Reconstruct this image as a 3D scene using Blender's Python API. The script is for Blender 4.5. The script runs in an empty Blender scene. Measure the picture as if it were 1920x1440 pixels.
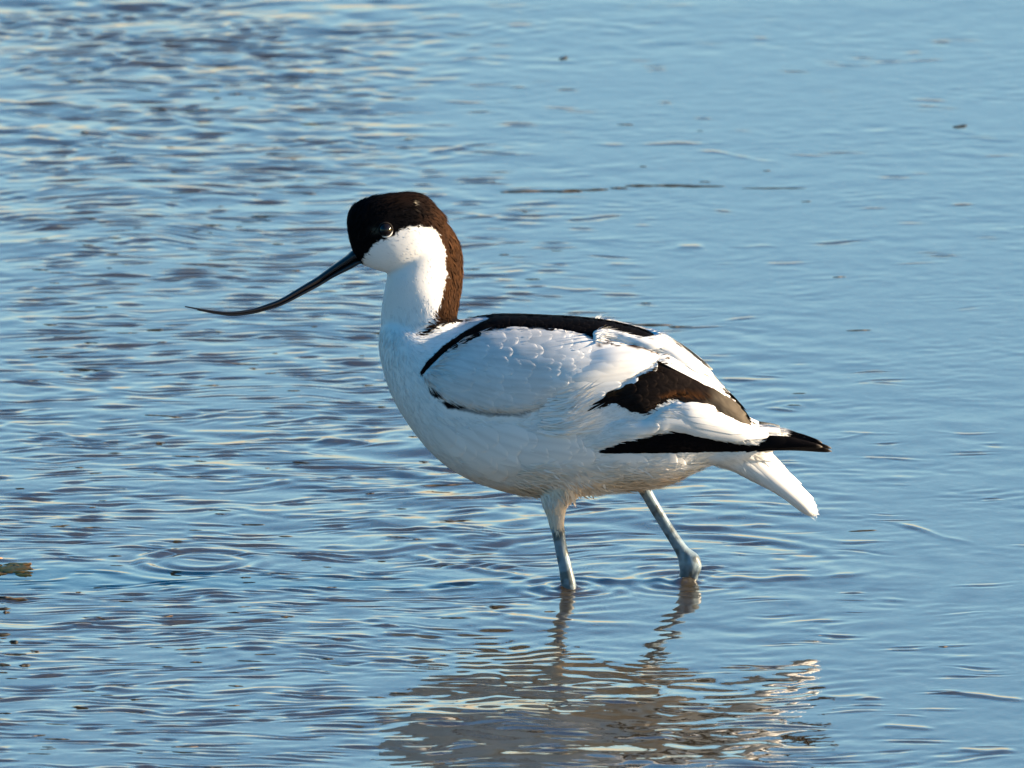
import bpy, bmesh, math, random
import numpy as np
from mathutils import Vector
from mathutils.bvhtree import BVHTree
from mathutils.geometry import delaunay_2d_cdt

sc = bpy.context.scene
COL = sc.collection
rng = np.random.default_rng(7)

# ------------------------------------------------------------------ camera
S = 0.00028                      # metres per photo pixel at the bird
PITCH = math.radians(11.0)
CP, SP = math.cos(PITCH), math.sin(PITCH)
WL = 1100.0                      # photo row where the water meets the bird's middle plane
DIST = 12.0
aim = Vector((0, 0, (WL - 720) * S / CP))
cam_d = bpy.data.cameras.new('camera')
cam = bpy.data.objects.new('camera', cam_d)
COL.objects.link(cam)
cam.location = aim - Vector((0, CP, -SP)) * DIST
cam.rotation_euler = (math.pi / 2 - PITCH, 0, 0)
cam_d.sensor_width = 36
cam_d.lens = 36 * DIST / (1920 * S)
cam_d.clip_start = 0.5
cam_d.clip_end = 5000
cam_d.dof.use_dof = True
cam_d.dof.focus_distance = DIST - 0.02
cam_d.dof.aperture_fstop = 40
sc.camera = cam

# ------------------------------------------------------------------ sky, sun, exposure
SKY_FILL = (2.45, 3.05, 3.05)
GLOW = (5.2, 4.2, 2.8)
SUN_EL, SUN_AZ = math.radians(13), math.radians(4)      # low, from the right, a little towards the camera
sdir = Vector((math.cos(SUN_EL) * math.cos(SUN_AZ), -math.cos(SUN_EL) * math.sin(SUN_AZ), math.sin(SUN_EL)))
w = bpy.data.worlds.new('World')
sc.world = w
w.use_nodes = True
nt = w.node_tree
bg = nt.nodes['Background']
sky = nt.nodes.new('ShaderNodeTexSky')
sky.sky_type = 'NISHITA'
sky.sun_disc = False
sky.sun_elevation = SUN_EL
sky.sun_rotation = math.radians(90) + SUN_AZ
sky.air_density = 1.0
sky.dust_density = 1.2
sky.ozone_density = 2.5
hs = nt.nodes.new('ShaderNodeHueSaturation')
hs.inputs['Saturation'].default_value = 1.68
nt.links.new(sky.outputs[0], hs.inputs['Color'])
# pale glow and cream horizon band added ahead of camera to brighten the water
tcw = nt.nodes.new('ShaderNodeTexCoord')
sep = nt.nodes.new('ShaderNodeSeparateXYZ')
nt.links.new(tcw.outputs['Generated'], sep.inputs[0])
def ramp(sock, a, b):
    r = nt.nodes.new('ShaderNodeMapRange')
    r.interpolation_type = 'SMOOTHSTEP'
    r.inputs['From Min'].default_value = a
    r.inputs['From Max'].default_value = b
    nt.links.new(sock, r.inputs['Value'])
    return r.outputs[0]
mu = nt.nodes.new('ShaderNodeMath'); mu.operation = 'MULTIPLY'
nt.links.new(ramp(sep.outputs[2], 0.52, -0.05), mu.inputs[0])
nt.links.new(ramp(sep.outputs[1], -0.1, 0.9), mu.inputs[1])
fill_mix = nt.nodes.new('ShaderNodeMix'); fill_mix.data_type = 'RGBA'; fill_mix.blend_type = 'ADD'
[i for i in fill_mix.inputs if i.name == 'B' and i.type == 'RGBA'][0].default_value = (*SKY_FILL, 1)
nt.links.new(mu.outputs[0], fill_mix.inputs[0])
nt.links.new(hs.outputs[0], [i for i in fill_mix.inputs if i.name == 'A' and i.type == 'RGBA'][0])
mu2 = nt.nodes.new('ShaderNodeMath'); mu2.operation = 'MULTIPLY'
nt.links.new(ramp(sep.outputs[2], 0.135, 0.02), mu2.inputs[0])
nt.links.new(ramp(sep.outputs[1], -0.1, 0.9), mu2.inputs[1])
glow_mix = nt.nodes.new('ShaderNodeMix'); glow_mix.data_type = 'RGBA'; glow_mix.blend_type = 'MIX'
[i for i in glow_mix.inputs if i.name == 'B' and i.type == 'RGBA'][0].default_value = (*GLOW, 1)
nt.links.new(mu2.outputs[0], glow_mix.inputs[0])
nt.links.new([i for i in fill_mix.outputs if i.type == 'RGBA'][0], [i for i in glow_mix.inputs if i.name == 'A' and i.type == 'RGBA'][0])
nt.links.new([i for i in glow_mix.outputs if i.type == 'RGBA'][0], bg.inputs[0])
bg.inputs[1].default_value = 0.080
sun_d = bpy.data.lights.new('sun', 'SUN')
sun_d.energy = 5.0
sun_d.angle = math.radians(0.6)
sun_d.color = (1.0, 0.80, 0.58)
sun = bpy.data.objects.new('sun', sun_d)
COL.objects.link(sun)
sun.rotation_euler = sdir.to_track_quat('Z', 'Y').to_euler()
sun.location = sdir * 20
sc.view_settings.view_transform = 'Standard'
sc.view_settings.look = 'None'
sc.view_settings.gamma = 1
sc.view_settings.exposure = 1.65
sc.cycles.max_bounces = 6

# ------------------------------------------------------------------ helpers
def px(p, y=0.0):
    """photo pixel -> point on the plane y"""
    return np.array([(p[0] - 960) * S, y, ((WL - p[1]) * S - y * SP) / CP])

def to_px(V, mirror=True):
    """points -> photo pixels; the far side uses the near side's plumage"""
    y = -np.abs(V[:, 1]) if mirror else V[:, 1]
    return np.stack([V[:, 0] / S + 960, WL - (V[:, 2] * CP + y * SP) / S], 1)

def water_y(py):
    return (WL - py) * S / SP

def crom(pts, n):
    """Catmull-Rom resampling, n steps per span"""
    P = np.array(pts, float)
    P = np.vstack([2 * P[0] - P[1], P, 2 * P[-1] - P[-2]])
    out = []
    for i in range(1, len(P) - 2):
        for t in np.arange(n) / n:
            a, b, c, d = P[i - 1], P[i], P[i + 1], P[i + 2]
            out.append(0.5 * (2 * b + (c - a) * t + (2 * a - 5 * b + 4 * c - d) * t * t + (3 * b - a - 3 * c + d) * t ** 3))
    out.append(P[-2])
    return np.array(out)

def hash_noise(P, seed=0):
    """smooth 2-D value noise in about -1..1"""
    r = np.random.default_rng(seed)
    T = r.uniform(-1, 1, (64, 64))
    q = np.floor(P).astype(int)
    f = P - q
    f = f * f * (3 - 2 * f)
    x0, y0 = q[:, 0] % 64, q[:, 1] % 64
    x1, y1 = (x0 + 1) % 64, (y0 + 1) % 64
    return ((T[x0, y0] * (1 - f[:, 0]) + T[x1, y0] * f[:, 0]) * (1 - f[:, 1])
            + (T[x0, y1] * (1 - f[:, 0]) + T[x1, y1] * f[:, 0]) * f[:, 1])

def sdist(P, poly):
    """signed distance to a polygon in pixels, positive inside"""
    poly = np.array(poly, float)
    A, B = poly, np.roll(poly, -1, 0)
    d2 = np.full(len(P), 1e18)
    ins = np.zeros(len(P), bool)
    for a, b in zip(A, B):
        ab = b - a
        t = np.clip(((P - a) @ ab) / max(ab @ ab, 1e-9), 0, 1)
        d2 = np.minimum(d2, ((P - a - t[:, None] * ab) ** 2).sum(1))
        if a[1] != b[1]:
            c = (a[1] > P[:, 1]) != (b[1] > P[:, 1])
            xi = (b[0] - a[0]) * (P[:, 1] - a[1]) / (b[1] - a[1]) + a[0]
            ins ^= c & (P[:, 0] < xi)
    return np.where(ins, 1, -1) * np.sqrt(d2)

def sm(x, a, b):
    t = np.clip((x - a) / (b - a), 0, 1)
    return t * t * (3 - 2 * t)

class Mesh:
    def __init__(s): s.v, s.f, s.n = [], [], 0
    def add(s, V, F):
        s.v.append(np.asarray(V, float)); s.f += [tuple(int(i) + s.n for i in f) for f in F]; s.n += len(V)
    def loft(s, rings):
        R = np.array(rings); n, m = R.shape[:2]
        V = R.reshape(-1, 3)
        F = [(i * m + j, i * m + (j + 1) % m, (i + 1) * m + (j + 1) % m, (i + 1) * m + j) for i in range(n - 1) for j in range(m)]
        V = np.vstack([V, R[0].mean(0), R[-1].mean(0)])
        k = n * m
        F += [(k, (j + 1) % m, j) for j in range(m)] + [(k + 1, (n - 1) * m + j, (n - 1) * m + (j + 1) % m) for j in range(m)]
        s.add(V, F)
    def data(s, name):
        me = bpy.data.meshes.new(name)
        me.from_pydata(np.vstack(s.v).tolist(), [], s.f)
        me.update()
        return me

def link(name, me, mat=None, parent=None, smooth=True):
    o = bpy.data.objects.new(name, me)
    COL.objects.link(o)
    if mat: me.materials.append(mat)
    if parent: o.parent = parent
    if smooth: me.polygons.foreach_set('use_smooth', [True] * len(me.polygons))
    return o

def set_color(me, C):
    a = me.color_attributes.new('plumage', 'FLOAT_COLOR', 'POINT')
    buf = np.ones((len(me.vertices), 4), np.float32)
    buf[:, :3] = C
    a.data.foreach_set('color', buf.ravel())

def verts(me):
    V = np.empty(len(me.vertices) * 3)
    me.vertices.foreach_get('co', V)
    return V.reshape(-1, 3)

def vnormals(me):
    V = np.empty(len(me.vertices) * 3)
    me.vertex_normals.foreach_get('vector', V)
    return V.reshape(-1, 3)

def relax(V, E, it, wt=None, k=0.5):
    n = len(V)
    deg = np.bincount(E.ravel(), minlength=n).astype(float)
    for _ in range(it):
        L = np.stack([np.bincount(E[:, 0], V[E[:, 1], c], n) + np.bincount(E[:, 1], V[E[:, 0], c], n) for c in range(3)], 1)
        D = (L / np.maximum(deg, 1)[:, None] - V) * k
        V = V + (D if wt is None else D * wt[:, None])
    return V

# ------------------------------------------------------------------ materials
def principled(name, rough=0.6, spec=0.3, color=(.8, .8, .8), vcol=False):
    m = bpy.data.materials.new(name)
    m.use_nodes = True
    b = m.node_tree.nodes['Principled BSDF']
    b.inputs['Roughness'].default_value = rough
    b.inputs['Specular IOR Level'].default_value = spec
    b.inputs['Base Color'].default_value = (*color, 1)
    if vcol:
        a = m.node_tree.nodes.new('ShaderNodeAttribute')
        a.attribute_name = 'plumage'
        m.node_tree.links.new(a.outputs['Color'], b.inputs['Base Color'])
    return m

def add_bump(m, scale, strength, dist, stretch=(1, 1, 1)):
    t = m.node_tree
    tc = t.nodes.new('ShaderNodeTexCoord')
    mp = t.nodes.new('ShaderNodeMapping')
    mp.inputs['Scale'].default_value = stretch
    nz = t.nodes.new('ShaderNodeTexNoise')
    nz.inputs['Scale'].default_value = scale
    nz.inputs['Detail'].default_value = 4
    bp = t.nodes.new('ShaderNodeBump')
    bp.inputs['Strength'].default_value = strength
    bp.inputs['Distance'].default_value = dist
    t.links.new(tc.outputs['Object'], mp.inputs[0])
    t.links.new(mp.outputs[0], nz.inputs['Vector'])
    t.links.new(nz.outputs['Fac'], bp.inputs['Height'])
    t.links.new(bp.outputs[0], t.nodes['Principled BSDF'].inputs['Normal'])

M_feather = principled('feathers', 0.8, 0.03, vcol=True)
M_feather.node_tree.nodes['Principled BSDF'].inputs['Sheen Weight'].default_value = 0.0
M_bill = principled('bill_horn', 0.32, 0.5, (0.012, 0.011, 0.012))
add_bump(M_bill, 900, 0.25, 0.0003, (0.15, 1, 1))
M_eye = principled('eye_gloss', 0.09, 0.35, (0.006, 0.004, 0.003))
M_lid = principled('eyelid_skin', 0.7, 0.1, vcol=True)

# ------------------------------------------------------------------ water
def water_height(X, Y):
    n = X.size
    PX, PY = X / S + 960, WL - Y * SP / S
    P = np.stack([X, Y], 1)
    # where the surface is rough: left and lower part; the upper right lies almost still
    calm = sm(PX - 0.6 * (PY - 150), 300, 1350)
    rough = 1.0 - 0.80 * calm
    rough *= 0.72 + 0.55 * hash_noise(P * np.array([5., 3.5]) + 3, 5)
    rough = np.clip(rough, 0.1, 1.5)
    blob = lambda cx, cy, rx, ry: np.exp(-((PX - cx) / rx) ** 2 - ((PY - cy) / ry) ** 2)
    rough *= 1 - 0.62 * blob(1200, 1175, 330, 85) - 0.7 * blob(375, 1054, 240, 55) - 0.55 * blob(130, 1425, 380, 70)
    short = 1 - 0.6 * blob(1050, 1370, 480, 120)
    r = np.random.default_rng(11)
    wx = X + 0.010 * hash_noise(P * 14, 21) + 0.004 * hash_noise(P * 45, 22)
    wy = Y + 0.016 * hash_noise(P * np.array([9., 7.]), 23) + 0.004 * hash_noise(P * np.array([40., 30.]), 24)
    H = np.zeros(n)
    bands = [(0.16, 0.007, 6, 0.35), (0.085, 0.014, 9, 0.45), (0.048, 0.022, 14, 0.5), (0.026, 0.034, 20, 0.75), (0.014, 0.042, 24, 0.8)]
    for bi, (lam, slope, cnt, spread) in enumerate(bands):
        env = np.clip(0.65 + 1.15 * hash_noise(P * np.array([0.35, 0.45]) / lam + bi * 7, 40 + bi), 0.05, 2)
        h = np.zeros(n)
        for i in range(cnt):
            L = lam * r.uniform(0.7, 1.4)
            a = math.radians(97) + r.normal(0, spread)
            k = 2 * math.pi / L
            h += slope / k * math.sqrt(2.0 / cnt) * 1.6 * np.sin(k * (math.cos(a) * wx + math.sin(a) * wy) + r.uniform(0, 6.28))
        H += h * env * rough * (short if lam < .03 else 1)
    # rings: left pool, each leg, and the wide ring round both legs
    brk = np.clip(.55 + .9 * hash_noise(P * np.array([26., 14.]) + 5, 91), .05, 1.5)
    def ring(cx, cy, r0, lam, slope, width, ell=1.0):
        x0, y0 = (cx - 960) * S, water_y(cy)
        d = np.hypot(X - x0, (Y - y0) * ell)
        k = 2 * math.pi / lam
        return brk * slope / k * np.exp(-((d - r0) / width) ** 2) * np.sin(k * (d - r0) + 0.4)
    H += ring(375, 1054, 0.029, 0.016, 0.34, 0.011) * np.clip(.9 / brk, .6, 8)
    H += ring(375, 1054, 0.052, 0.020, 0.08, 0.018)
    H += ring(1066, 1103, 0.012, 0.013, 0.26, 0.022) * np.clip(.8 / brk, .6, 6)
    H += ring(1288, 1092, 0.014, 0.013, 0.26, 0.022) * np.clip(.8 / brk, .6, 6)
    for cx, cy in ((1066, 1104), (1288, 1093)):
        H += 0.0024 * np.exp(-np.maximum(np.hypot(X - (cx - 960) * S, Y - water_y(cy)) - .0035, 0) / .0025)
    H += ring(1200, 1085, 0.118, 0.024, 0.11, 0.016)
    H += ring(1200, 1085, 0.165, 0.036, 0.03, 0.03)
    # single crests
    def crest(x0, y0, x1, y1, slope, width):
        ax, ay, bx, by = (x0 - 960) * S, water_y(y0), (x1 - 960) * S, water_y(y1)
        t = (X - ax) / (bx - ax)
        yc = ay + (by - ay) * t + 0.010 * hash_noise(np.stack([X / 0.05 + x0, Y * 0], 1), 72) + 0.004 * hash_noise(np.stack([X / 0.012 + y0, Y * 0], 1), 73)
        nn = hash_noise(np.stack([t * abs(x1 - x0) / 50 + x0, np.zeros(n)], 1), 71)
        e = sm(t, -0.02, 0.25) * (1 - sm(t, 0.75, 1.02)) * np.clip(0.72 + 0.6 * nn, 0, 1.1)
        width = width * .55
        u = (Y - yc) / width
        return .6 * slope * width * np.exp(-u * u) * np.maximum(e, 0)
    for c in CRESTS:
        H += crest(*c)
    # scattered short ripples, many on the rough side, few on the still side
    order = np.argsort(Y, kind='stable')
    Ys = Y[order]
    for i in range(PACKETS):
        qx, qy = r.uniform(-40, 1960), r.uniform(-20, 1460)
        cl = float(sm(qx - 0.6 * (qy - 150), 250, 1250))
        if r.uniform() < cl * 0.9: continue
        if ((qx - 1200) / 330) ** 2 + ((qy - 1175) / 80) ** 2 < r.uniform(.4, 1): continue
        if qy > 1250 and abs(qx - 1050) < 400 and r.uniform() < .7: continue
        cx, cy = (qx - 960) * S, water_y(qy)
        lx, ly = r.uniform(.004, .016) * (1 - .2 * cl), r.uniform(.0022, .0055)
        lam, sl = r.uniform(.0065, .014), r.uniform(.14, .46) * (1 - .45 * cl)
        tilt = r.normal(0.04, .10)
        lo_, hi_ = np.searchsorted(Ys, [cy - 3.2 * ly - .02, cy + 3.2 * ly + .02])
        ix = order[lo_:hi_]
        dx = X[ix] - cx
        kx = np.abs(dx) < 3 * lx
        ix, dx = ix[kx], dx[kx]
        dy = Y[ix] - cy - tilt * dx + 1.2 * (wx[ix] - X[ix]) + 0.8 * (wy[ix] - Y[ix])
        k = 2 * math.pi / lam
        H[ix] += sl / k * np.exp(-(dx / lx) ** 2 - (dy / ly) ** 2) * np.sin(k * dy + r.uniform(0, 6.28))
    return H

PACKETS = 3200
CRESTS = [(1110, 220, 1420, 216, .24, .006), (780, 240, 880, 228, .3, .010),
          (860, 378, 1000, 384, .3, .009), (1330, 232, 1520, 258, .2, .006), (1150, 472, 1220, 476, .3, .007),
          (1290, 440, 1350, 444, .3, .010), (1390, 441, 1510, 443, .3, .006), (560, 142, 680, 144, .25, .010),
          (620, 205, 760, 212, .3, .010), (900, 520, 1210, 536, .2, .006), (1360, 708, 1500, 712, .25, .005),
          (1420, 700, 1500, 704, .22, .005), (1580, 815, 1720, 818, .25, .005), (1640, 862, 1700, 866, .25, .005),
          (1450, 770, 1520, 776, .25, .005), (1560, 835, 1660, 815, .15, .005), (1470, 1290, 1640, 1296, .25, .008),
          (1730, 1288, 1920, 1300, .26, .008), (1680, 990, 1850, 1024, .3, .008), (430, 1150, 560, 1152, .36, .012),
          (170, 1276, 400, 1284, .3, .009), (740, 1045, 1050, 1098, .26, .012), (1050, 1098, 1290, 1094, .26, .010),
          (1290, 1088, 1640, 1076, .26, .010), (1760, 1385, 1880, 1390, .25, .008), (1620, 1340, 1740, 1346, .2, .008),
          (570, 826, 690, 830, .36, .009), (820, 1040, 1000, 1075, .2, .01), (1240, 985, 1480, 996, .25, .009)]

def spaced(lo, hi, step, far):
    core = np.arange(lo, hi + step / 2, step)
    out, g = [], step
    x = hi
    while x < far:
        g *= 1.22; x += g; out.append(x)
    inn, g, x = [], step, lo
    while x > -far:
        g *= 1.22; x -= g; inn.append(x)
    return np.array(inn[::-1] + list(core) + out)

gx = spaced(-0.40, 0.40, 0.0021, 900)
gy = spaced(-0.60, 1.75, 0.0013, 900)
GX, GY = np.meshgrid(gx, gy)
H = water_height(GX.ravel(), GY.ravel())
far = np.hypot(np.maximum(np.abs(GX) - 0.42, 0), np.maximum(np.maximum(-0.62 - GY, GY - 1.8), 0)).ravel()
H *= np.exp(-(far / 0.25) ** 2)
nx, ny = len(gx), len(gy)
wm = bpy.data.meshes.new('water')
wm.vertices.add(nx * ny)
wm.vertices.foreach_set('co', np.stack([GX.ravel(), GY.ravel(), H], 1).ravel())
ii = (np.arange(ny - 1)[:, None] * nx + np.arange(nx - 1)[None]).ravel()
Q = np.stack([ii, ii + 1, ii + nx + 1, ii + nx], 1).ravel()
wm.loops.add(len(Q))
wm.loops.foreach_set('vertex_index', Q)
wm.polygons.add(len(ii))
wm.polygons.foreach_set('loop_start', np.arange(len(ii)) * 4)
wm.polygons.foreach_set('loop_total', np.full(len(ii), 4))
wm.update(calc_edges=True)
M_water = principled('muddy_water', 0.02, 0.5, (0.070, 0.055, 0.033))
wb = M_water.node_tree.nodes['Principled BSDF'].inputs
wb['IOR'].default_value = 2.2
wb['Subsurface Weight'].default_value = 1.0        # murky: light spreads under the surface
wb['Subsurface Radius'].default_value = (1, .9, .8)
wb['Subsurface Scale'].default_value = 0.15
add_bump(M_water, 60, 0.25, 0.0012, (1, 0.6, 1))
water = link('water', wm, M_water)
water['kind'] = 'structure'

# ------------------------------------------------------------------ bird: body in one surface
def oval(c_top, c_bot, hw, n=40, e=0.9):
    """ring through a top and a bottom pixel of the middle plane, half width hw (m)"""
    a, b = px(c_top), px(c_bot)
    c, r = (a + b) / 2, (a - b) / 2
    t = np.linspace(0, 2 * math.pi, n, endpoint=False)
    co, si = np.cos(t), np.sin(t)
    co = np.sign(co) * np.abs(co) ** e
    si = np.sign(si) * np.abs(si) ** e
    return c + r[None] * co[:, None] + np.array([0, hw, 0])[None] * si[:, None]

def tube(pts, n=18):
    """pts: (px, py, y, radius m)"""
    P = crom(pts, 6)
    C = np.array([px((p[0], p[1] ), p[2]) for p in P])
    T = np.gradient(C, axis=0)
    T /= np.linalg.norm(T, axis=1)[:, None]
    t = np.linspace(0, 2 * math.pi, n, endpoint=False)
    R = []
    for c, d, p in zip(C, T, P):
        u = np.cross(d, [0, 1, 0]); u /= np.linalg.norm(u)
        v = np.cross(d, u)
        R.append(c + p[3] * (np.cos(t)[:, None] * u + np.sin(t)[:, None] * v))
    return R

B = Mesh()
# x, top row, bottom row, half width mm
torso = [(710, 634, 652, 5), (714, 612, 676, 12), (724, 594, 714, 19), (742, 586, 756, 25), (770, 588, 800, 30), (800, 598, 838, 33.5),
         (830, 602, 866, 36), (865, 601, 889, 37.5), (905, 597, 907, 38.5), (960, 596, 923, 39), (1020, 598, 931, 38.5), (1080, 601, 929, 37),
         (1140, 608, 922, 34.5), (1200, 622, 917, 31), (1250, 644, 907, 28), (1295, 678, 885, 24.5), (1335, 716, 866, 20.5),
         (1375, 757, 858, 16.5), (1408, 797, 850, 13.5), (1440, 806, 845, 11), (1468, 810, 842, 8)]
B.loft([oval((x, a), (x, b), h / 1000, e=0.92) for x, a, b, h in crom(torso, 4)])
neck = [(742, 690, 892, 672, 22), (722, 640, 868, 632, 20), (714, 606, 857, 600, 18), (715, 575, 861, 572, 16.5), (721, 540, 867, 535, 15.5),
        (727, 512, 868, 503, 15), (735, 488, 867, 474, 14.5), (745, 462, 858, 446, 13.5), (760, 440, 842, 420, 11)]
B.loft([oval((a, b), (c, d), h / 1000, e=1.0) for a, b, c, d, h in crom(neck, 5)])
head = [(650, 408, 424, 3.5), (654, 394, 446, 6.5), (662, 384, 474, 8.5), (674, 376, 492, 10.3), (690, 370, 500, 12), (710, 365.5, 507, 13.6), (730, 362.5, 511, 14.8),
        (750, 360.5, 513, 15.6), (772, 360, 510, 16), (790, 363, 505, 15.6), (805, 372, 495, 14.6), (820, 389, 480, 12.8), (836, 404, 462, 9.5)]
B.loft([oval((x, a), (x, b), h / 1000, e=0.96) for x, a, b, h in crom(head, 4)])
# tail: top edge / bottom edge pixels
tail = [(1290, 780, 1270, 868, 17), (1360, 806, 1325, 868, 16), (1410, 824, 1368, 880, 14), (1440, 842, 1402, 897, 12.5), (1478, 884, 1444, 918, 11),
        (1508, 918, 1482, 942, 9.5), (1526, 942, 1508, 959, 7.5), (1531, 958, 1520, 968, 4)]
B.loft([oval((a, b), (c, d), h / 1000, e=0.9) for a, b, c, d, h in crom(tail, 4)])
# legs: feathered shank top, bare shank, knuckle; they run on below the surface
NY, FY = -0.015, 0.021
def lp(x, y, yy, r):  # pixel as seen -> same, tube() converts with its own y
    return (x, y, yy, r)
near = [lp(1062, 870, -.012, .0140), lp(1050, 905, -.015, .0115), lp(1042, 938, -.0165, .0082), lp(1042, 958, -.017, .0056), lp(1044, 982, -.0165, .0040),
        lp(1048, 1005, -.016, .0034), lp(1053, 1033, -.015, .0033), lp(1060, 1064, NY, .0035), lp(1065, 1090, NY, .0039), lp(1070, 1115, NY, .0036), lp(1084, 1180, NY, .003)]
B.loft(tube(near))
farl = [lp(1175, 860, .017, .009), lp(1196, 895, .018, .0055), lp(1209, 918, .019, .0036), lp(1232, 958, FY, .0031), lp(1258, 1000, FY, .0031), lp(1280, 1034, FY, .0037),
        lp(1293, 1054, FY, .0060), lp(1292, 1070, FY, .0050), lp(1284, 1092, FY, .0032), lp(1280, 1130, FY, .0033), lp(1268, 1180, FY, .003)]
B.loft(tube(farl))
B.loft(tube([lp(1296, 1046, FY - .001, .0040), lp(1304, 1062, FY - .001, .0036), lp(1301, 1080, FY - .001, .0027), lp(1297, 1100, FY - .001, .0026), lp(1288, 1140, FY, .002)]))
raw = B.data('body')
tmp = link('temporary', raw)
md = tmp.modifiers.new('r', 'REMESH')
md.mode = 'VOXEL'
md.voxel_size = 0.0006
dg = bpy.context.evaluated_depsgraph_get()
body_me = bpy.data.meshes.new_from_object(tmp.evaluated_get(dg))
body_me.name = 'body'
bpy.data.objects.remove(tmp)
V = verts(body_me)
E = np.empty(len(body_me.edges) * 2, int)
body_me.edges.foreach_get('vertices', E)
E = E.reshape(-1, 2)
pp = to_px(V)
legw = 0.12 + 0.88 * sm(V[:, 2], 0.035, 0.052)
V = relax(V, E, 26, legw)
body_me.vertices.foreach_set('co', V.ravel())
body_me.update()

# ---- plumage map in photo pixels
HOOD = [(668, 492), (640, 480), (630, 440), (625, 420), (625, 370), (690, 350), (770, 340), (840, 380), (885, 430), (890, 560), (870, 606), (850, 604), (820, 614), (790, 632), (783, 628),
        (800, 610), (815, 590), (827, 562), (832, 535), (838, 515), (837, 495), (834, 470), (828, 452), (820, 436), (805, 425), (785, 425),
        (765, 427), (750, 430), (742, 438), (732, 446), (716, 450), (704, 456), (694, 464), (686, 478), (679, 491), (674, 496)]
BAND = [(785, 700), (800, 677), (830, 648), (868, 622), (905, 602), (930, 590), (1050, 585), (1120, 590), (1180, 600), (1228, 625), (1232, 637), (1215, 642), (1150, 630),
        (1125, 640), (1112, 648), (1090, 632), (1050, 624), (1000, 620), (960, 618), (920, 621), (880, 637), (840, 663), (806, 691), (790, 706)]
COVERT = [(790, 704), (803, 688), (828, 664), (862, 637), (900, 621), (960, 615), (1020, 616), (1060, 620), (1095, 628), (1115, 640), (1145, 640), (1185, 650), (1225, 664), (1237, 676),
          (1226, 690), (1195, 708), (1160, 728), (1125, 745), (1100, 764), (1060, 772), (1020, 764), (990, 770), (940, 775), (890, 769), (845, 757), (816, 740), (800, 722)]
STRIP = [(1106, 626), (1116, 620), (1132, 618), (1165, 624), (1200, 634), (1230, 630), (1268, 640), (1310, 668), (1352, 706), (1390, 738), (1406, 764),
         (1384, 768), (1352, 736), (1312, 712), (1280, 691), (1244, 666), (1215, 660), (1190, 650), (1160, 640), (1138, 637), (1126, 641), (1119, 650), (1111, 646)]
DARK = [(1098, 772), (1115, 748), (1158, 726), (1196, 703), (1228, 680), (1236, 660), (1262, 672), (1290, 692), (1335, 720), (1358, 738), (1392, 768), (1412, 802),
        (1388, 800), (1350, 780), (1330, 752), (1290, 742), (1262, 742), (1236, 752), (1208, 778), (1180, 772), (1150, 756), (1125, 766)]
SECOND = [(1112, 806), (1135, 794), (1165, 784), (1205, 788), (1240, 764), (1266, 752), (1325, 755), (1350, 776), (1388, 796), (1414, 803), (1442, 803), (1470, 806), (1475, 812), (1458, 823),
          (1442, 832), (1410, 836), (1370, 833), (1330, 826), (1290, 815), (1260, 809), (1220, 819), (1180, 828), (1152, 834), (1136, 842), (1110, 845), (1085, 830), (1075, 800)]
PRIM = [(1108, 849), (1136, 838), (1150, 828), (1180, 820), (1260, 800), (1330, 816), (1400, 828), (1442, 824), (1460, 814), (1468, 811), (1470, 842), (1440, 844), (1380, 848), (1300, 850), (1200, 851), (1140, 852)]
MARKS = [[(803, 722), (816, 730), (823, 744), (815, 746), (806, 736)], [(822, 752), (845, 753), (872, 763), (858, 769), (838, 766)],
         [(862, 763), (900, 770), (940, 775), (975, 774), (1000, 766), (1002, 770), (975, 780), (940, 781), (895, 777), (862, 770)]]  # black marks; the long thin line paints shadow below the wing edge

WHITE = np.array([0.78, 0.77, 0.74])
BLACK = np.array([0.0035, 0.003, 0.0035])
BROWN = np.array([0.042, 0.019, 0.008])
def base_color(P, z, white=WHITE):
    n = len(P)
    C = np.tile(white, (n, 1))
    rag = 3.0 * hash_noise(P / np.array([5., 9.]), 3) + 2.0 * hash_noise(P / 2.5, 4)
    # belly: mud stain plus warm bounce light from below, painted in
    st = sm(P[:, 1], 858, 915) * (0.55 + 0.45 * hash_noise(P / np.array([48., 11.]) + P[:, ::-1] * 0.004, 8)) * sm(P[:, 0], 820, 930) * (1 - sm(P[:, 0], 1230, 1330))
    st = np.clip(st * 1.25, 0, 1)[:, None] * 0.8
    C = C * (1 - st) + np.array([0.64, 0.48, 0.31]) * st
    # hood: black face, brown crown and nape
    h = sm(sdist(P, HOOD) + rag, -1.5, 1.5)[:, None]
    bw = np.clip(sm(P[:, 0] + 0.18 * (P[:, 1] - 400), 770, 850) * (0.8 + 0.35 * hash_noise(P / np.array([4., 14.]), 9)), 0, 1.1)
    bw *= 1 - 0.9 * sm(P[:, 1] + 0.6 * (P[:, 0] - 830), 592, 606)
    bw = np.maximum(bw, 0.22 * sm(-P[:, 1], -400, -365) * sm(P[:, 0], 690, 740))[:, None]
    hc = BLACK * (1 - bw) + BROWN * bw
    C = C * (1 - h) + hc * h
    # spot in front of the eye and the fleck on the crown
    for cx, cy, rx, ry, col, a in ((703, 433, 9, 5, (0.10, 0.085, 0.06), .7), (779, 382, 2.5, 5, (0.40, 0.35, 0.26), .7)):
        g = (a * np.exp(-((P[:, 0] - cx) / rx) ** 2 - ((P[:, 1] - cy) / ry) ** 2))[:, None]
        C = C * (1 - g) + np.array(col) * g
    bl = sm(sdist(P, BAND) + 0.6 * rag, -1.5, 1.5)[:, None]
    C = C * (1 - bl) + BLACK * bl
    dk = sm(sdist(P, DARK) + rag, -2, 1.5)[:, None]
    C = C * (1 - dk) + np.array([0.018, 0.012, 0.010]) * dk
    for mk, al in zip(MARKS, (1, 1, .7)):
        g = al * sm(sdist(P, mk) + rag * .5, -2, 2)[:, None]
        C = C * (1 - g) + BLACK * 1.5 * g
    return C

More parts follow.
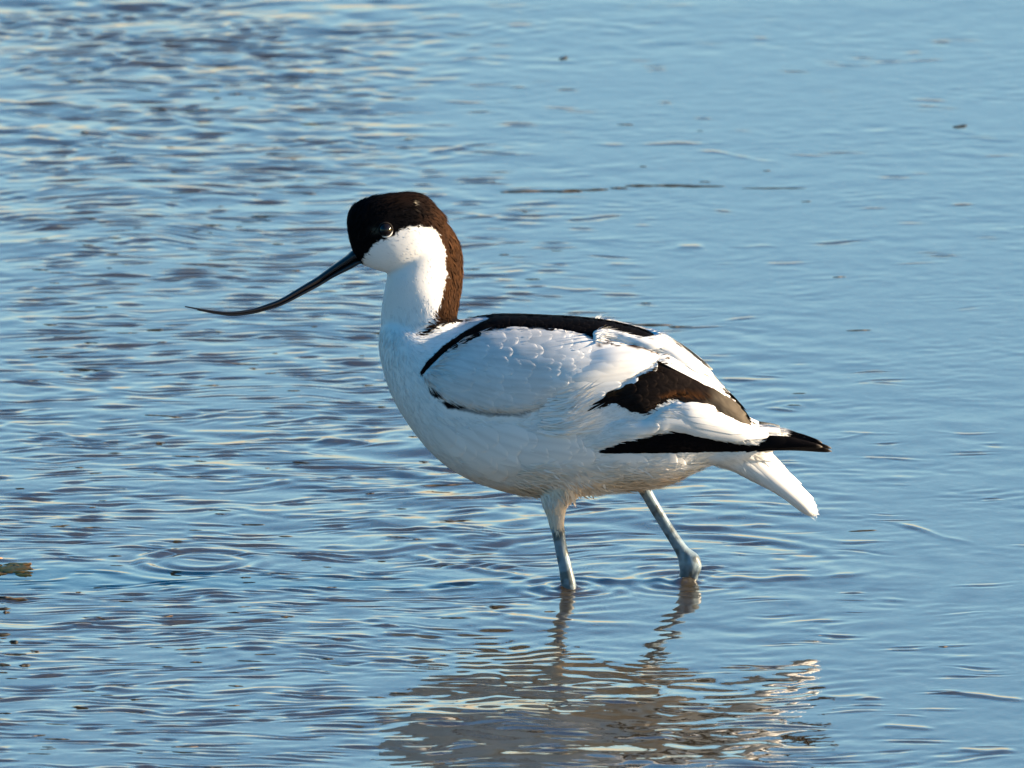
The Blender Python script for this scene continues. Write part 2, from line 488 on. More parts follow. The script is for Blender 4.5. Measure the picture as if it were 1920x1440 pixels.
def leg_color(P, V, C):
    leg = 1 - sm(V[:, 2] + 0.0022 * hash_noise(P / 4, 33), 0.0335, 0.0365)
    fl = V[:, 1] > 0
    lg2 = 1 - sm(V[:, 2], 0.050, 0.053)
    m = np.where(fl, lg2, leg)
    grey = np.tile(np.array([0.17, 0.23, 0.27]), (len(P), 1)) * (1 + 0.2 * hash_noise(P / np.array([7., 5.]), 35))[:, None]
    dk = np.clip(hash_noise(P / np.array([9., 14.]) + 3, 36) * 2.6 - 0.2, 0, 1)[:, None]
    grey = grey * (1 - 0.75 * dk) + np.array([0.05, 0.055, 0.045]) * 0.75 * dk
    grey = grey * (1 - .5 * (1 - sm(V[:, 2] + .0015 * hash_noise(P / 5, 37), .003, .008)))[:, None]      # wet just above the water
    return C * (1 - m[:, None]) + grey * m[:, None], m

pp = to_px(V)
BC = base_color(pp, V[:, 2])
# the far leg is not mirrored plumage: use what it is
BC, legm = leg_color(to_px(V, False), V, BC)

# ---- feather flow (photo pixels, y down)
FLOW = np.array([(668, 430, .45, -.9), (690, 385, .8, -.6), (730, 372, 1, -.15), (790, 378, .8, .6), (850, 440, .4, .9), (700, 480, 1, .15), (760, 450, .95, .25), (800, 470, .6, .8),
    (740, 560, .05, 1), (800, 560, .1, 1), (850, 560, -.08, 1), (720, 650, .1, 1), (755, 760, .5, .85), (850, 860, .9, .4), (830, 780, .75, .5), (850, 700, .95, .25), (820, 620, .85, -.3),
    (900, 610, .95, -.1), (1000, 700, 1, .08), (940, 650, 1, 0), (1000, 760, 1, 0), (1060, 775, .85, -.5), (1100, 760, .85, -.5), (1000, 850, .97, .1), (1000, 900, .95, .2), (1200, 640, .88, .45),
    (1180, 690, .95, -.3), (1250, 710, .9, .4), (1300, 740, .8, .6), (1380, 780, .75, .65), (1200, 800, 1, -.05), (1300, 800, 1, .15), (1200, 880, 1, .05), (1290, 880, .95, .1),
    (1400, 880, .8, .6), (1500, 940, .78, .62), (1430, 815, 1, -.05), (1500, 835, 1, .15), (1045, 945, .12, 1), (1040, 970, .1, 1)], float)
def flow(P):
    d2 = ((P[:, None] - FLOW[None, :, :2]) ** 2).sum(2) + 60
    wgt = d2 ** -1.6
    F = (wgt[:, :, None] * FLOW[None, :, 2:]).sum(1)
    return F / np.linalg.norm(F, axis=1)[:, None]

def barbs(P3, N, C, length, width, lift, jit=0.22, seed=1):
    """thin feather barbs lying on a surface; returns V, F, colours"""
    r = np.random.default_rng(seed)
    n = len(P3)
    f = flow(to_px(P3))
    a = r.normal(0, jit, n)
    f = np.stack([f[:, 0] * np.cos(a) - f[:, 1] * np.sin(a), f[:, 0] * np.sin(a) + f[:, 1] * np.cos(a)], 1)
    T = np.stack([f[:, 0], np.zeros(n), -f[:, 1]], 1)
    T -= N * (T * N).sum(1)[:, None]
    T /= np.maximum(np.linalg.norm(T, axis=1), 1e-3)[:, None]
    Bn = np.cross(N, T)
    L = (length * r.uniform(.6, 1.4, n))[:, None]
    Wd = (width * r.uniform(.6, 1.4, n))[:, None]
    lf = (lift * r.uniform(.2, 1.6, n))[:, None]
    R = P3 - N * 0.0002
    Mid = P3 + T * L * 0.5 + N * L * lf * 0.55
    Tip = P3 + T * L + N * L * lf * 0.75
    VV = np.stack([R - Bn * Wd * .5, R + Bn * Wd * .5, Mid + Bn * Wd * .5, Mid - Bn * Wd * .5, Tip], 1).reshape(-1, 3)
    k = np.arange(n) * 5
    FF = [tuple(x) for x in np.stack([k + 3, k + 2, k + 1, k], 1)] + [tuple(x) for x in np.stack([k + 4, k + 2, k + 3], 1)]
    cc = C * r.uniform(.86, 1.08, n)[:, None]
    tl = N[:, None] + .35 * np.array([-.6, -.6, .2, .2, .4])[None, :, None] * T[:, None] * -1 + .10 * r.normal(0, 1, (n, 1, 1)) * Bn[:, None]
    return VV, FF, np.repeat(np.clip(cc, 0, .9), 5, 0), tl.reshape(-1, 3)

def scatter(me, count, seed, keep=None):
    """random surface points with normals, area weighted"""
    me.calc_loop_triangles()
    T = np.empty(len(me.loop_triangles) * 3, int)
    me.loop_triangles.foreach_get('vertices', T)
    T = T.reshape(-1, 3)
    vv, nn = verts(me), vnormals(me)
    if keep is not None: T = T[keep[T].all(1)]
    A = np.linalg.norm(np.cross(vv[T[:, 1]] - vv[T[:, 0]], vv[T[:, 2]] - vv[T[:, 0]]), axis=1)
    r = np.random.default_rng(seed)
    t = r.choice(len(T), count, p=A / A.sum())
    u = r.uniform(size=(count, 2))
    fl = u.sum(1) > 1
    u[fl] = 1 - u[fl]
    bc = np.stack([1 - u.sum(1), u[:, 0], u[:, 1]], 1)
    P = (vv[T[t]] * bc[:, :, None]).sum(1)
    N = (nn[T[t]] * bc[:, :, None]).sum(1)
    return P, N / np.linalg.norm(N, axis=1)[:, None]

NORMALS = {}
def merge(me, extra):
    """new mesh = me + loose barbs, with colours"""
    vv = [verts(me)] + [e[0] for e in extra]
    ff = [tuple(p.vertices) for p in me.polygons]
    k = len(vv[0])
    for e in extra:
        ff += [tuple(i + k for i in f) for f in e[1]]
        k += len(e[0])
    m2 = bpy.data.meshes.new(me.name)
    m2.from_pydata(np.vstack(vv).tolist(), [], ff)
    m2.update()
    nn = vnormals(m2)
    k = len(vv[0])
    for e in extra:
        if len(e) > 3: nn[k:k + len(e[0])] = e[3]
        k += len(e[0])
    m2.polygons.foreach_set('use_smooth', [True] * len(m2.polygons))
    nn /= np.maximum(np.linalg.norm(nn, axis=1), 1e-6)[:, None]
    m2.normals_split_custom_set_from_vertices(nn.tolist())
    NORMALS[m2.name] = nn
    return m2

bvh = BVHTree.FromPolygons([Vector(v) for v in V], [tuple(p.vertices) for p in body_me.polygons])
VIEW = Vector((0, CP, -SP))
def hit(p):
    o = Vector(px(p)) - VIEW * 0.5
    loc, nor, _, _ = bvh.ray_cast(o, VIEW, 1.0)
    return (None, None) if loc is None else (np.array(loc), np.array(nor))

avocet = bpy.data.objects.new('avocet', None)
COL.objects.link(avocet)
avocet['label'] = 'black and white avocet wading with a long upcurved black bill'
avocet['category'] = 'bird'

# head/neck and body barbs on the body surface
keep = legm < 0.4
extra, ecol = [], []
for cnt, L, Wd, lf, seed, sel in ((42000, .0042, .00055, .07, 1, 'all'), (18000, .0026, .0004, .12, 2, 'head')):
    P3, N3 = scatter(body_me, cnt, seed, keep)
    q = to_px(P3)
    if sel == 'head':
        k = (sdist(q, HOOD) > 2)
        k &= np.hypot(q[:, 0] - 723, q[:, 1] - 431) > 18
    else:
        k = (np.hypot(q[:, 0] - 723, q[:, 1] - 431) > 16) & (q[:, 0] > 662)
    if sel == 'all':
        for mk in MARKS: k &= sdist(q, mk) < -6
        k &= ~((q[:, 1] < 600) & (sdist(q, HOOD) < -7) & (rng.uniform(size=len(q)) < .55))
    P3, N3, q = P3[k], N3[k], q[k]
    fine = 1 - .45 * sm(-q[:, 1], -600, -540)                # shorter, flatter plumage on head and neck
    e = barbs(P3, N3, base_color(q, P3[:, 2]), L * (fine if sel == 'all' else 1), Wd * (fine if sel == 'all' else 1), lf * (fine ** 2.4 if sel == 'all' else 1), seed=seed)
    extra.append(e); ecol.append(e[2])
P3, N3 = scatter(body_me, 60000, 15, keep)
q = to_px(P3)
dh = sdist(q, HOOD)
k = (dh > 9) & (np.hypot(q[:, 0] - 723, q[:, 1] - 431) > 24) & (q[:, 1] < 600) & (q[:, 0] > 655) & (rng.uniform(size=len(q)) < .22)
cc = base_color(q[k], P3[k][:, 2]) * rng.choice([.55, .85, 1.3, 1.8], (int(k.sum()), 1), p=[.3, .35, .27, .08])
e = barbs(P3[k], N3[k], cc, .0046, .0008, .12, jit=.3, seed=16)
extra.append(e); ecol.append(e[2])
k = (q[:, 1] > 868) & (q[:, 1] < 928) & (q[:, 0] > 960) & (q[:, 0] < 1340) & (rng.uniform(size=len(q)) < .35) & (P3[:, 2] > .045)
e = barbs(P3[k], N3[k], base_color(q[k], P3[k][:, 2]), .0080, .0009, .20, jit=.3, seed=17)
extra.append(e); ecol.append(e[2])
# loose wisps of the flank that overlap the wing's lower edge
P3, N3 = scatter(body_me, 30000, 5, keep)
q = to_px(P3)
k = (q[:, 0] > 1005) & (q[:, 0] < 1078) & (q[:, 1] > 742) & (q[:, 1] < 815)
e = barbs(P3[k] + N3[k] * .0008, N3[k], np.tile(WHITE, (int(k.sum()), 1)), .014, .0009, .16, jit=.14, seed=6)
extra.append(e); ecol.append(e[2])
bm2 = merge(body_me, extra)
set_color(bm2, np.vstack([BC] + ecol))
body = link('body', bm2, M_feather, avocet)
M_leg = principled('leg_scales', 0.38, 0.5, vcol=True)
add_bump(M_leg, 1500, 0.35, 0.0004, (1, 1, .6))
bm2.materials.append(M_leg)
legm_all = np.concatenate([legm, np.zeros(len(bm2.vertices) - len(legm))])
bm2.polygons.foreach_set('material_index', [1 if legm_all[list(p.vertices)].mean() > .5 else 0 for p in bm2.polygons])

# ------------------------------------------------------------------ wings: layers lying on the flank
def shell(poly, t, rim, seed, ragged=0.0, step=3.0, bulge=0.0, fade=None):
    """raised feather sheet over the body; t and bulge in metres, rim in px"""
    Pn = crom(list(poly) + [poly[0]], 1)
    out = []
    for a, b in zip(Pn[:-1], Pn[1:]):
        n = max(1, int(np.hypot(*(b - a)) / step))
        out += [a + (b - a) * i / n for i in range(n)]
    out = np.array(out)
    # round the corners a little, then fray
    for _ in range(2): out = out * .5 + .25 * (np.roll(out, 1, 0) + np.roll(out, -1, 0))
    if ragged: out = out + ragged * np.stack([hash_noise(out / 4, seed), hash_noise(out / 4 + 9, seed)], 1)
    x0, y0 = out.min(0); x1, y1 = out.max(0)
    g = np.stack(np.meshgrid(np.arange(x0, x1, step), np.arange(y0, y1, step)), -1).reshape(-1, 2)
    g = g + np.random.default_rng(seed).uniform(-.4, .4, g.shape)
    g = g[sdist(g, out) > step * 0.6]
    pts = [Vector(p) for p in out] + [Vector(p) for p in g]
    nb = len(out)
    res = delaunay_2d_cdt(pts, [(i, (i + 1) % nb) for i in range(nb)], [], 1, 1e-6)
    q = np.array([tuple(v) for v in res[0]])
    F = [tuple(f) for f in res[2]]
    d = np.maximum(sdist(q, out), 0)
    pos, nor, ok = [], [], []
    for p in q:
        a, n = hit(p)
        ok.append(a is not None)
        pos.append(a if a is not None else np.zeros(3)); nor.append(n if n is not None else np.array([0, -1., 0]))
    pos, nor, ok = np.array(pos), np.array(nor), np.array(ok)
    dm = max(d.max(), 1)
    off = t * np.sqrt(np.clip(d / rim, 0, 1)) + bulge * np.sin(np.clip(d / dm, 0, 1) * math.pi / 2) - 0.0003
    if fade is not None: off = off * fade(q) - 0.0003 * (1 - fade(q))
    pos = pos + nor * off[:, None]
    F = [f for f in F if all(ok[i] for i in f)]
    return pos, F, q

def two_sided(pos, F):
    m = pos * np.array([1, -1, 1])
    return m, [tuple(reversed(f)) for f in F]

def clean(pos, F, *arrs):
    used = sorted({i for f in F for i in f})
    mp = {o: n for n, o in enumerate(used)}
    return (pos[used], [tuple(mp[i] for i in f) for f in F]) + tuple(a[used] for a in arrs)

def streaks(q, C, amt, seed, along=34., across=3.0):
    f = flow(q)
    u = (q * f).sum(1) / along
    v = (q[:, 0] * -f[:, 1] + q[:, 1] * f[:, 0]) / across
    return np.clip(C * (1 + amt * hash_noise(np.stack([u, v], 1), seed))[:, None], 0, .9)

def c_white(q): return streaks(q, np.tile(WHITE, (len(q), 1)), .05, 51)
GAP = [(1120, 648), (1133, 638), (1160, 641), (1190, 650), (1220, 661), (1243, 666), (1238, 671), (1200, 660), (1165, 651), (1140, 646), (1126, 651)]  # brown feather bases and the shadow line under the white strip, painted in
def c_covert(q):
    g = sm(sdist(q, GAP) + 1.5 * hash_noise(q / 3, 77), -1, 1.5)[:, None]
    tone = .80 + .20 * sm(q[:, 0], 1010, 1090) + .05 * hash_noise(q / np.array([30., 16.]), 78)  # front coverts painted greyer to deepen their shade; the sunlit patch stays white
    sp = np.clip(hash_noise(q / np.array([7., 5.]), 79) - .35, 0, 1) * sm(-sdist(q, BAND), 26, 4)
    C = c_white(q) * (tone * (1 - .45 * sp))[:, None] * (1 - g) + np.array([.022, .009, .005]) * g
    for mk, al in zip(MARKS, (1, 1, .6)):
        g = al * sm(sdist(q, mk), -1.5, 1.5)[:, None]
        C = C * (1 - g) + BLACK * 1.5 * g
    return C
def c_band(q): return streaks(q, np.tile(BLACK, (len(q), 1)), .5, 52)
def c_dark(q):
    t = sm(q[:, 0] + 0.35 * (q[:, 1] - 740), 1318, 1350)[:, None]
    edge = sm(sdist(q, DARK), 14, 2)[:, None] * (q[:, 1] < 745)[:, None]
    C = np.array([0.011, 0.008, 0.007]) * (1 - t) + np.array([0.080, 0.067, 0.050]) * t
    C = C * (1 - .55 * edge * (1 - t)) + np.array([0.10, 0.04, 0.012]) * .55 * edge * (1 - t)
    return streaks(q, C, .45, 53, 40., 4.0)

SPECS = [('primary_feathers', PRIM, .0012, 5, c_band, 0.5, 0, 500, (.0045, .0006, .02)),
         ('secondary_feathers', SECOND, .0018, 9, c_white, 2.0, .0014, 1800, (.0065, .0006, .035)),
         ('tertial_feathers', DARK, .0014, 6, c_dark, 2.0, .0008, 900, (.0050, .0006, .05)),
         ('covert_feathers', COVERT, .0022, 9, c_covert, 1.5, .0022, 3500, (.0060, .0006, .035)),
         ('scapular_feathers', BAND, .0016, 5, c_band, 0.7, 0, 250, (.0055, .0007, .03)),
         ('back_feathers', STRIP, .0034, 6, c_white, 1.2, 0, 500, (.0060, .0007, .04))]
FADES = {'secondary_feathers': lambda q: sm(q[:, 0] + 0.5 * (q[:, 1] - 790), 1085, 1220),
         'covert_feathers': lambda q: 1 - .85 * sm(q[:, 0], 985, 1050) * sm(q[:, 1] + .35 * (q[:, 0] - 1050), 715, 760),
         'tertial_feathers': lambda q: .6 + .4 * sm(q[:, 0], 1120, 1200)}
def feather(root, tip, W, lift, cf, base=.0002, bend=0.0, nu=10, nv=7):
    """one vane laid on whatever lies below it, tip raised"""
    root, tip = np.array(root, float), np.array(tip, float)
    d = tip - root
    L = np.hypot(*d); d /= L
    pr = np.array([-d[1], d[0]])
    u = np.linspace(0, 1, nu)[:, None]
    u = 1 - (1 - u) ** 1.4
    v = np.linspace(-1, 1, nv)[None]
    wd = W / 2 * (.5 + .5 * sm(u, 0, .45)) * np.sqrt(np.clip(1 - np.clip((u - .72) / .28, 0, 1) ** 2.2, 0.004, 1))
    Q = (root + d * (L * u)[..., None] + pr * ((v * wd) + bend * L * u * u)[..., None]).reshape(-1, 2)
    off = (base * sm(u, 0, .5) + lift * u ** 1.2 + .00018 * (1 - v * v) * np.ones_like(u)).ravel()
    pos, ok = [], []
    last = None
    for p, o in zip(Q, off):
        a = stack.hit(p)
        if a[0] is None:
            pos.append(np.zeros(3)); ok.append(False)
        else:
            pos.append(a[0] + a[1] * o); ok.append(True)
    F = []
    for i in range(nu - 1):
        for j in range(nv - 1):
            k = (i * nv + j, i * nv + j + 1, (i + 1) * nv + j + 1, (i + 1) * nv + j)
            if all(ok[x] for x in k): F.append(k)
    if not F: return None
    C = cf(Q)
    shaft = np.exp(-(np.tile(v.ravel(), nu) / .12) ** 2) * .10
    fr = np.repeat(u.ravel(), nv)
    C = C * (1 - shaft - .05 * (1 - fr))[:, None] * np.random.default_rng(int(abs(root[0] * 7 + root[1] * 13))).uniform(.93, 1.03)
    pos, F, C = clean(np.array(pos), F, C)
    return pos, F, C

class Stack:
    """the body and the feather sheets laid on it so far"""
    def __init__(s): s.t = [bvh]
    def push(s, V, F): s.t.append(BVHTree.FromPolygons([Vector(v) for v in V], F))
    def hit(s, p):
        o = Vector(px(p)) - VIEW * 0.5
        best = None
        for t in s.t:
            loc, nor, _, dd = t.ray_cast(o, VIEW, 1.0)
            if loc is not None and (best is None or dd < best[2]):
                if nor.dot(VIEW) > 0: nor = -nor
                best = (np.array(loc), np.array(nor), dd)
        return (None, None) if best is None else best[:2]
stack = Stack()

def rows(poly, sx, sy, L, W, lift, cf, inset=5, seed=3, short=0.0):
    r = np.random.default_rng(seed)
    out = []
    P = np.array(poly)
    x0, y0 = P.min(0); x1, y1 = P.max(0)
    k = 0
    for x in np.arange(x1, x0, -sx):
        k += 1
        for y in np.arange(y0 + (k % 2) * sy / 2, y1, sy):
            p = np.array([[x + r.uniform(-.4, .4) * sx, y + r.uniform(-.4, .4) * sy]])
            if sdist(p, poly)[0] < inset: continue
            f = flow(p)[0]
            l = L * r.uniform(.85, 1.2)
            while l > L * .35 and sdist((p[0] + f * l)[None], poly)[0] < -2: l *= .8
            if l <= L * .35: continue
            e = feather(p[0], p[0] + f * l, W * r.uniform(.85, 1.15), lift, cf, bend=r.normal(0, .05))
            if e: out.append(e)
    return out

def blades(pairs, W, lift, cf, base=.0003, bend=0.0):
    out = []
    for i, (a, b) in enumerate(pairs):
        e = feather(a, b, W, lift, cf, base=base + .00016 * i, bend=bend, nu=16)
        if e: out.append(e)
    return out

def c_tert(q):
    C = c_dark(q)
    return C
FEATHERS = {
    'secondary_feathers': lambda: blades([((1150, 806), (1236, 801)), ((1200, 792), (1300, 800)), ((1215, 790), (1350, 813)), ((1225, 788), (1400, 823)), ((1230, 784), (1440, 822)),
                                          ((1235, 780), (1473, 812)), ((1240, 774), (1408, 812)), ((1250, 768), (1372, 796)), ((1258, 764), (1338, 776))], 23, .0004, c_white, bend=-.02),
    'tertial_feathers': lambda: rows(DARK, 20, 13, 40, 20, .0004, c_dark, seed=5) + blades([((1260, 742), (1338, 754)), ((1255, 726), (1362, 778)), ((1258, 712), (1386, 797)), ((1262, 698), (1411, 801)), ((1270, 690), (1398, 776))], 22, .0006, c_tert, bend=.04),
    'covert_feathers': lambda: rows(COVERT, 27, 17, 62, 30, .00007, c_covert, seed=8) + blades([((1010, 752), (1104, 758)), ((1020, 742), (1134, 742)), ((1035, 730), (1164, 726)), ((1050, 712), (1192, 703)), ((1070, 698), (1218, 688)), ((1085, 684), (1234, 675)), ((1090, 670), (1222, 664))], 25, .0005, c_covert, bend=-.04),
    'scapular_feathers': lambda: rows(BAND, 13, 6, 28, 11, .0002, c_band, inset=7, seed=9),
    'back_feathers': lambda: blades([((1112, 634), (1240, 652)), ((1140, 632), (1300, 690)), ((1170, 634), (1350, 734)), ((1200, 637), (1396, 768)), ((1225, 638), (1330, 706))], 17, .0007, c_white, bend=-.02),
}
wings = []
for side in (0, 1):
    wobj = bpy.data.objects.new('wing', None)
    COL.objects.link(wobj)
    wobj.parent = avocet
    wings.append(wobj)
for k, (name, poly, t, rim, cf, rag, bulge, nb, (bl, bw_, blf)) in enumerate(SPECS):
    pos, F, q = shell(poly, t, rim, 60 + k, rag, bulge=bulge, fade=FADES.get(name))
    pos, F, q = clean(pos, F, q)
    # faces must look outwards
    me = bpy.data.meshes.new(name); me.from_pydata(pos.tolist(), [], F); me.update()
    if np.mean([p.normal.y for p in me.polygons]) > 0:
        F = [tuple(reversed(f)) for f in F]
        me = bpy.data.meshes.new(name); me.from_pydata(pos.tolist(), [], F); me.update()
    Ee = np.empty(len(me.edges) * 2, int); me.edges.foreach_get('vertices', Ee); Ee = Ee.reshape(-1, 2)
    pos = relax(pos, Ee, 2)
    me.vertices.foreach_set('co', pos.ravel()); me.update()
    P3, N3 = scatter(me, nb, 80 + k)
    qb = to_px(P3)
    e = barbs(P3, N3, cf(qb), bl, bw_, blf, jit=.16, seed=90 + k)
    stack.push(pos, [tuple(p.vertices) for p in me.polygons])
    fe = FEATHERS[name]() if name in FEATHERS else []
    full = merge(me, [e] + fe)
    colr = np.vstack([cf(q), e[2]] + [x[2] for x in fe])
    set_color(full, colr)
    link(name, full, M_feather, wings[0])
    vv = verts(full)
    mv, mf = two_sided(vv, [tuple(p.vertices) for p in full.polygons])
    fm = bpy.data.meshes.new(name); fm.from_pydata(mv.tolist(), [], mf); fm.update()
    fm.polygons.foreach_set('use_smooth', [True] * len(fm.polygons))
    fm.normals_split_custom_set_from_vertices((NORMALS[full.name] * np.array([1, -1, 1])).tolist())
    set_color(fm, colr)
    link(name, fm, M_feather, wings[1])

FLANK = [(770, 760), (830, 790), (900, 795), (1000, 795), (1075, 800), (1105, 856), (1250, 858), (1285, 880), (1180, 902), (1075, 905), (960, 900), (870, 868), (810, 820)]
stack.t = [bvh]
c_flank = lambda q: base_color(q, None)
fl = rows(FLANK, 34, 20, 70, 36, .00022, c_flank, inset=6, seed=12)
Fm = Mesh()
for v_, f_, c_ in fl: Fm.add(v_, f_)
fme = Fm.data('flank_feathers')
set_color(fme, np.vstack([c_ for _, _, c_ in fl]))
link('flank_feathers', fme, M_feather, avocet)
tail_f = blades([((1395, 868), (1511, 959)), ((1405, 858), (1528, 964)), ((1425, 848), (1531, 950))], 24, .0006, c_white)
Tm = Mesh()
for v_, f_, c_ in tail_f: Tm.add(v_, f_)
tme = Tm.data('tail_feathers')
set_color(tme, np.vstack([c_ for _, _, c_ in tail_f]))
link('tail_feathers', tme, M_feather, avocet)

# wing tips: staggered long primaries, each a cambered blade
def blade(pts, wid, thick):
    P = crom(pts, 8)
    R = []
    n = len(P)
    for i, p in enumerate(P):
        u = i / (n - 1)
        wv = wid * min(1, 1.25 * math.sqrt(max(1 - u, 0)) + .04) * S / 2
        c = px((p[0], p[1]), p[2])
        t = np.linspace(0, 2 * math.pi, 12, endpoint=False)
        R.append(c + np.stack([0.15 * wv * np.cos(t), thick * np.sin(t), wv * np.cos(t)], 1))
    return R
tips = [((1400, 839, -.0115), (1450, 834, -.0100), (1500, 837, -.0075), (1559, 846, -.0040), 22),
        ((1400, 836, -.0120), (1440, 831, -.0110), (1490, 831, -.0088), (1541, 838, -.0058), 24),
        ((1400, 836, -.0125), (1435, 830, -.0116), (1475, 828, -.0098), (1514, 833, -.0074), 26),
        ((1400, 836, -.0130), (1430, 830, -.0122), (1460, 827, -.0108), (1488, 829, -.0088), 26)]
for side in (0, 1):
    for a, b, c, d, wd in tips:
        T = Mesh()
        T.loft(blade([a, b, c, d], wd, .0007))
        me = T.data('primary_feather')
        vv = verts(me)
        q = to_px(vv)
        C = np.tile(BLACK * 1.6, (len(vv), 1))
        e = (sm(q[:, 0], d[0] - 9, d[0] - 3) * .9)[:, None]
        C = C * (1 - e) + np.array([.16, .14, .12]) * e
        if side: me.vertices.foreach_set('co', (vv * np.array([1, -1, 1])).ravel()); me.flip_normals()
        set_color(me, C)
        link('primary_feather', me, M_feather, wings[side])

# ------------------------------------------------------------------ bill
up = [(690, 470, 690, 484), (662.5, 469, 672, 484), (647.5, 480, 655, 492), (621, 499, 626, 510), (593, 519.5, 597, 529), (565, 536.5, 568, 545), (527.5, 559, 530, 566), (499, 570.5, 501, 577),
      (471, 579, 472, 584.5), (434, 584, 434.5, 588.6), (405.6, 582.5, 405.6, 586), (377.5, 578.6, 377.2, 581.5), (347, 573.6, 347, 576.0)]
lo = [(690, 483, 692, 499), (672, 483.5, 676, 494), (655, 491.5, 660, 503), (626, 509.5, 627, 519), (597, 528.5, 598, 536.5), (568, 544.5, 569, 552), (530, 565.5, 531, 571.5), (501, 576.5, 502, 581),
      (472, 584, 472.5, 588.5), (436, 588.2, 436.5, 592.5), (405.6, 585.5, 405.8, 589), (370, 580.2, 370, 582)]
wu = [5.2, 5.0, 4.4, 3.5, 3.0, 2.6, 2.2, 1.9, 1.6, 1.3, 1.0, .7, .25]
for nm, tab in (('upper_bill', up), ('lower_bill', lo)):
    T = Mesh()
    rows = crom([(*r, wu[i] if nm == 'upper_bill' else wu[i] * .92) for i, r in enumerate(tab)], 5)
    T.loft([oval((a, b), (c, d), h / 1000, 20, .95) for a, b, c, d, h in rows])
    o = link(nm, T.data(nm), M_bill, avocet)

# ------------------------------------------------------------------ eyes
for side in (-1, 1):
    a, n = hit((723, 431))
    c = a - n * 0.0013
    bm = bmesh.new()
    bmesh.ops.create_uvsphere(bm, u_segments=32, v_segments=24, radius=0.0038)
    me = bpy.data.meshes.new('eye'); bm.to_mesh(me); bm.free()
    vv = verts(me) + c
    # eyelid ring
    z = Vector(n); x = z.cross(Vector((0, 0, 1))).normalized(); yv = z.cross(x)
    T = Mesh()
    V2, F2, A2 = [], [], []
    for i in range(40):
        th = 2 * math.pi * i / 40
        rad = np.array(x) * math.cos(th) + np.array(yv) * math.sin(th)
        for j in range(8):
            ph = 2 * math.pi * j / 8
            V2.append(c + n * 0.0009 + rad * (0.0036 + 0.00062 * math.cos(ph)) + n * 0.00055 * math.sin(ph)); A2.append(rad)
            F2.append((i * 8 + j, i * 8 + (j + 1) % 8, ((i + 1) % 40) * 8 + (j + 1) % 8, ((i + 1) % 40) * 8 + j))
    V2, A2 = np.array(V2), np.array(A2)
    wl = sm(-A2[:, 2] * .85 + A2[:, 0] * .45, .5, .8)[:, None]
    CL = np.array([.02, .017, .014]) * (1 - wl) + np.array([.8, .78, .74]) * wl
    if side > 0:
        vv = vv * np.array([1, -1, 1]); V2 = V2 * np.array([1, -1, 1])
    me.vertices.foreach_set('co', vv.ravel())
    if side > 0: me.flip_normals()
    eye = link('eye', me, M_eye, avocet)
    ml = bpy.data.meshes.new('eyelid'); ml.from_pydata(V2.tolist(), [], F2); ml.update()
    set_color(ml, CL)
    link('eyelid', ml, M_lid, eye)

# ------------------------------------------------------------------ stance: the body stands a little oblique, tail nearer, bill turned back to us
TB, TH = math.tan(math.radians(-13)), math.tan(math.radians(9))
def stance(vv):
    P = to_px(vv)
    body_m = TB * (P[:, 0] - 1180) * S
    head_m = TB * (795 - 1180) * S + TH * (P[:, 0] - 795) * S
    h = sm(P[:, 1], 610, 520)
    h = h * (1 - sm(P[:, 0], 900, 1000))
    t = sm(P[:, 1] + .1 * (P[:, 0] - 1400), 846, 872) * sm(P[:, 0], 1300, 1360)
    body_m = body_m + t * math.tan(math.radians(15)) * np.maximum(P[:, 0] - 1330, 0) * S
    return body_m * (1 - h) + head_m * h
for o in [avocet] + list(avocet.children_recursive):
    if o.type == 'MESH':
        vv = verts(o.data)
        m = np.where(vv[:, 0] < (655 - 960) * S, TB * (795 - 1180) * S + TH * (vv[:, 0] / S + 960 - 795) * S, stance(vv)) if 'bill' in o.name else stance(vv)
        vv[:, 1] += m
        vv[:, 2] -= m * SP / CP
        o.data.vertices.foreach_set('co', vv.ravel())
        o.data.update()

# ------------------------------------------------------------------ weed and debris afloat
M_weed = principled('weed', 0.55, 0.3, vcol=True)
HG = H.reshape(ny, nx)
def wz(x, y):
    return HG[min(np.searchsorted(gy, y), ny - 1), min(np.searchsorted(gx, x), nx - 1)]
def sliver(mesh, cols, cx, cy, ln, th, r, tan=.3, tilt=0.0, warmth=1.0):
    """a flat wavy scrap, ln by th photo pixels, lying on the water"""
    n = 9
    x0, y0 = (cx - 960) * S, water_y(cy)
    R_ = []
    wob = r.normal(0, .25, n).cumsum()
    for i in range(n):
        u = i / (n - 1)
        pr = (math.sin(math.pi * u) ** .7 + .04) * r.uniform(.6, 1.2)
        x = x0 + (u - .5) * ln * S
        y = y0 + tilt * (u - .5) * ln * S + wob[i] * th * S
        t = np.linspace(0, 2 * math.pi, 8, endpoint=False)
        z = wz(x, y)
        R_.append(np.stack([np.full(8, x), y + pr * th * S * 1.3 * np.cos(t), z + .0001 + pr * th * S * .5 * np.sin(t)], 1))
        cc = (np.array([.20, .125, .06]) if warmth == 1 else np.array([.62, .24, .05])) if r.uniform() < tan else np.array([.022, .019, .013]) * r.uniform(.5, 2.4)  # clump painted warmer, making up for sun lost in the bird's shadow
        cols.append(np.tile(cc * r.uniform(.7, 1.2), (8, 1)))
    mesh.loft(R_)
    cols.append(np.array([cols[-n][0], cols[-1][0]]))
def afloat(name, label, cat, bits, seed, tan=.3, kind=None):
    r = np.random.default_rng(seed)
    m, cols = Mesh(), []
    for b in bits: sliver(m, cols, *b[:4], r, tan, b[4] if len(b) > 4 else 0, 1.9 if name == 'weed_clump' else 1)
    me = m.data(name)
    set_color(me, np.vstack(cols))
    vv = verts(me)
    c = np.array([vv[:, 0].mean(), vv[:, 1].mean(), 0])
    me.vertices.foreach_set('co', (vv - c).ravel())
    o = link(name, me, M_weed)
    o.location = c
    if kind: o['kind'] = kind
    if label: o['label'] = label
    if cat: o['category'] = cat
    return o
r_ = np.random.default_rng(31)
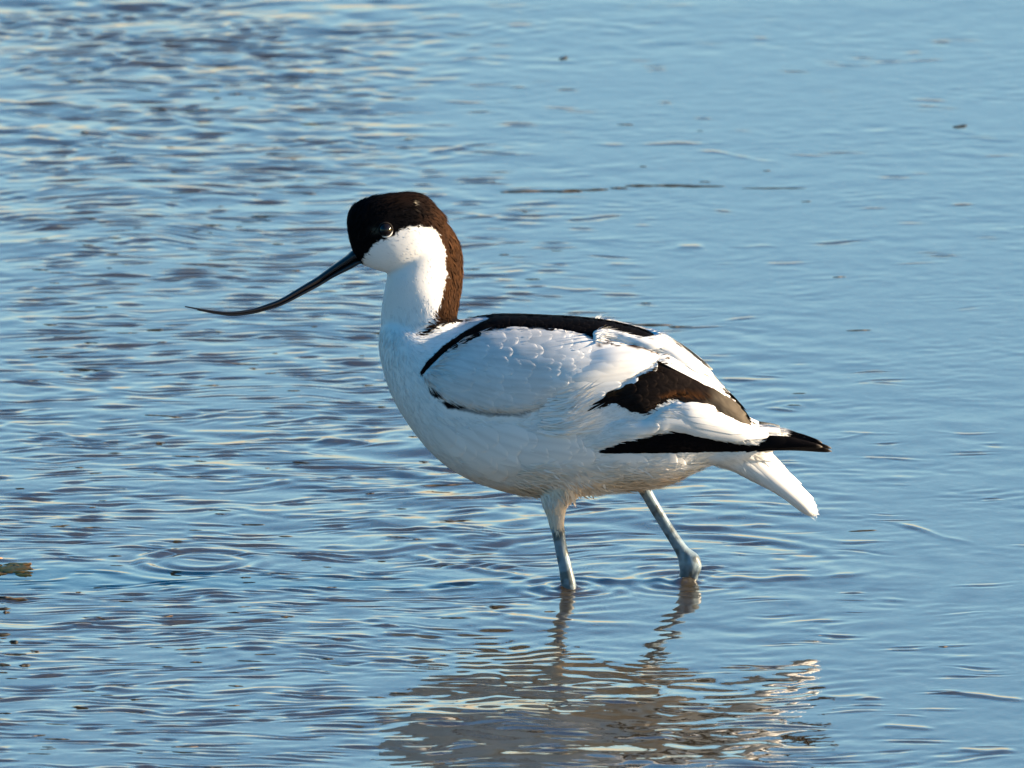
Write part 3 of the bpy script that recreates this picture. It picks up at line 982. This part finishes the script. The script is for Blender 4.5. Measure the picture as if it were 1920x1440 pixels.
afloat('weed_strand', 'dark weed strand floating far beyond the bird, the longest streak on the still water', 'weed',
       [(1225, 313, 70, 5), (1290, 312, 90, 5), (1350, 314, 100, 3.5), (1180, 318, 40, 4), (1110, 322, 90, 3.5), (1010, 324, 130, 4), (1075, 325, 60, 4), (960, 326, 50, 5), (1140, 320, 40, 3)], 1, .22)
afloat('stick', 'thin dark stick floating right of the long weed strand', 'stick', [(1498, 318, 138, 2.2)], 2, .0)
afloat('straw_strand', 'pale straw strand floating just behind the back of the bird', 'weed',
       [(915, 588, 90, 4, -.05), (985, 592, 80, 5), (1060, 596, 90, 4), (1150, 600, 110, 4), (1230, 603, 100, 4.5), (1295, 606, 50, 4)], 3, .5)
afloat('floating_debris', 'small dark bit of debris at the top of the picture on calm water', 'debris', [(1068, 31, 18, 6), (1074, 27, 9, 5)], 4, .1)
afloat('floating_debris', 'small dark bit of debris at the right edge of the picture', 'debris', [(1892, 184, 28, 6), (1902, 181, 16, 4)], 5, .1)
clump = [(r_.uniform(-30, 42), 1068 + r_.normal(0, 6), r_.uniform(20, 50), r_.uniform(4, 7.5), r_.normal(0, .25)) for _ in range(34)]
afloat('weed_clump', 'ragged brown weed clump floating at the left edge beside the ripple ring', 'weed', clump, 6, .95)
bits = [(5, 1118, 40, 6), (20, 1124, 70, 4), (45, 1121, 60, 3), (4, 1140, 40, 6), (16, 1146, 14, 5), (8, 1184, 40, 6), (35, 1198, 18, 6), (18, 1238, 34, 6), (60, 1241, 22, 6), (40, 1221, 50, 4)]
while len(bits) < 270:
    x, y = r_.uniform(0, 1920), r_.uniform(20, 1430)
    if r_.uniform() < sm(np.array([x - .6 * (y - 150)]), 150, 1000)[0] * .93: continue
    if 960 < x < 1450 and 880 < y < 1110: continue
    if y > 1100 and 650 < x < 1450 and r_.uniform() < .8: continue
    ln = r_.lognormal(3.3, .5)
    bits.append((x, y, ln, min(r_.uniform(1.2, 2.6), ln / 9), r_.normal(0, .15)))
afloat('weed_debris', None, None, bits, 8, .22, 'stuff')
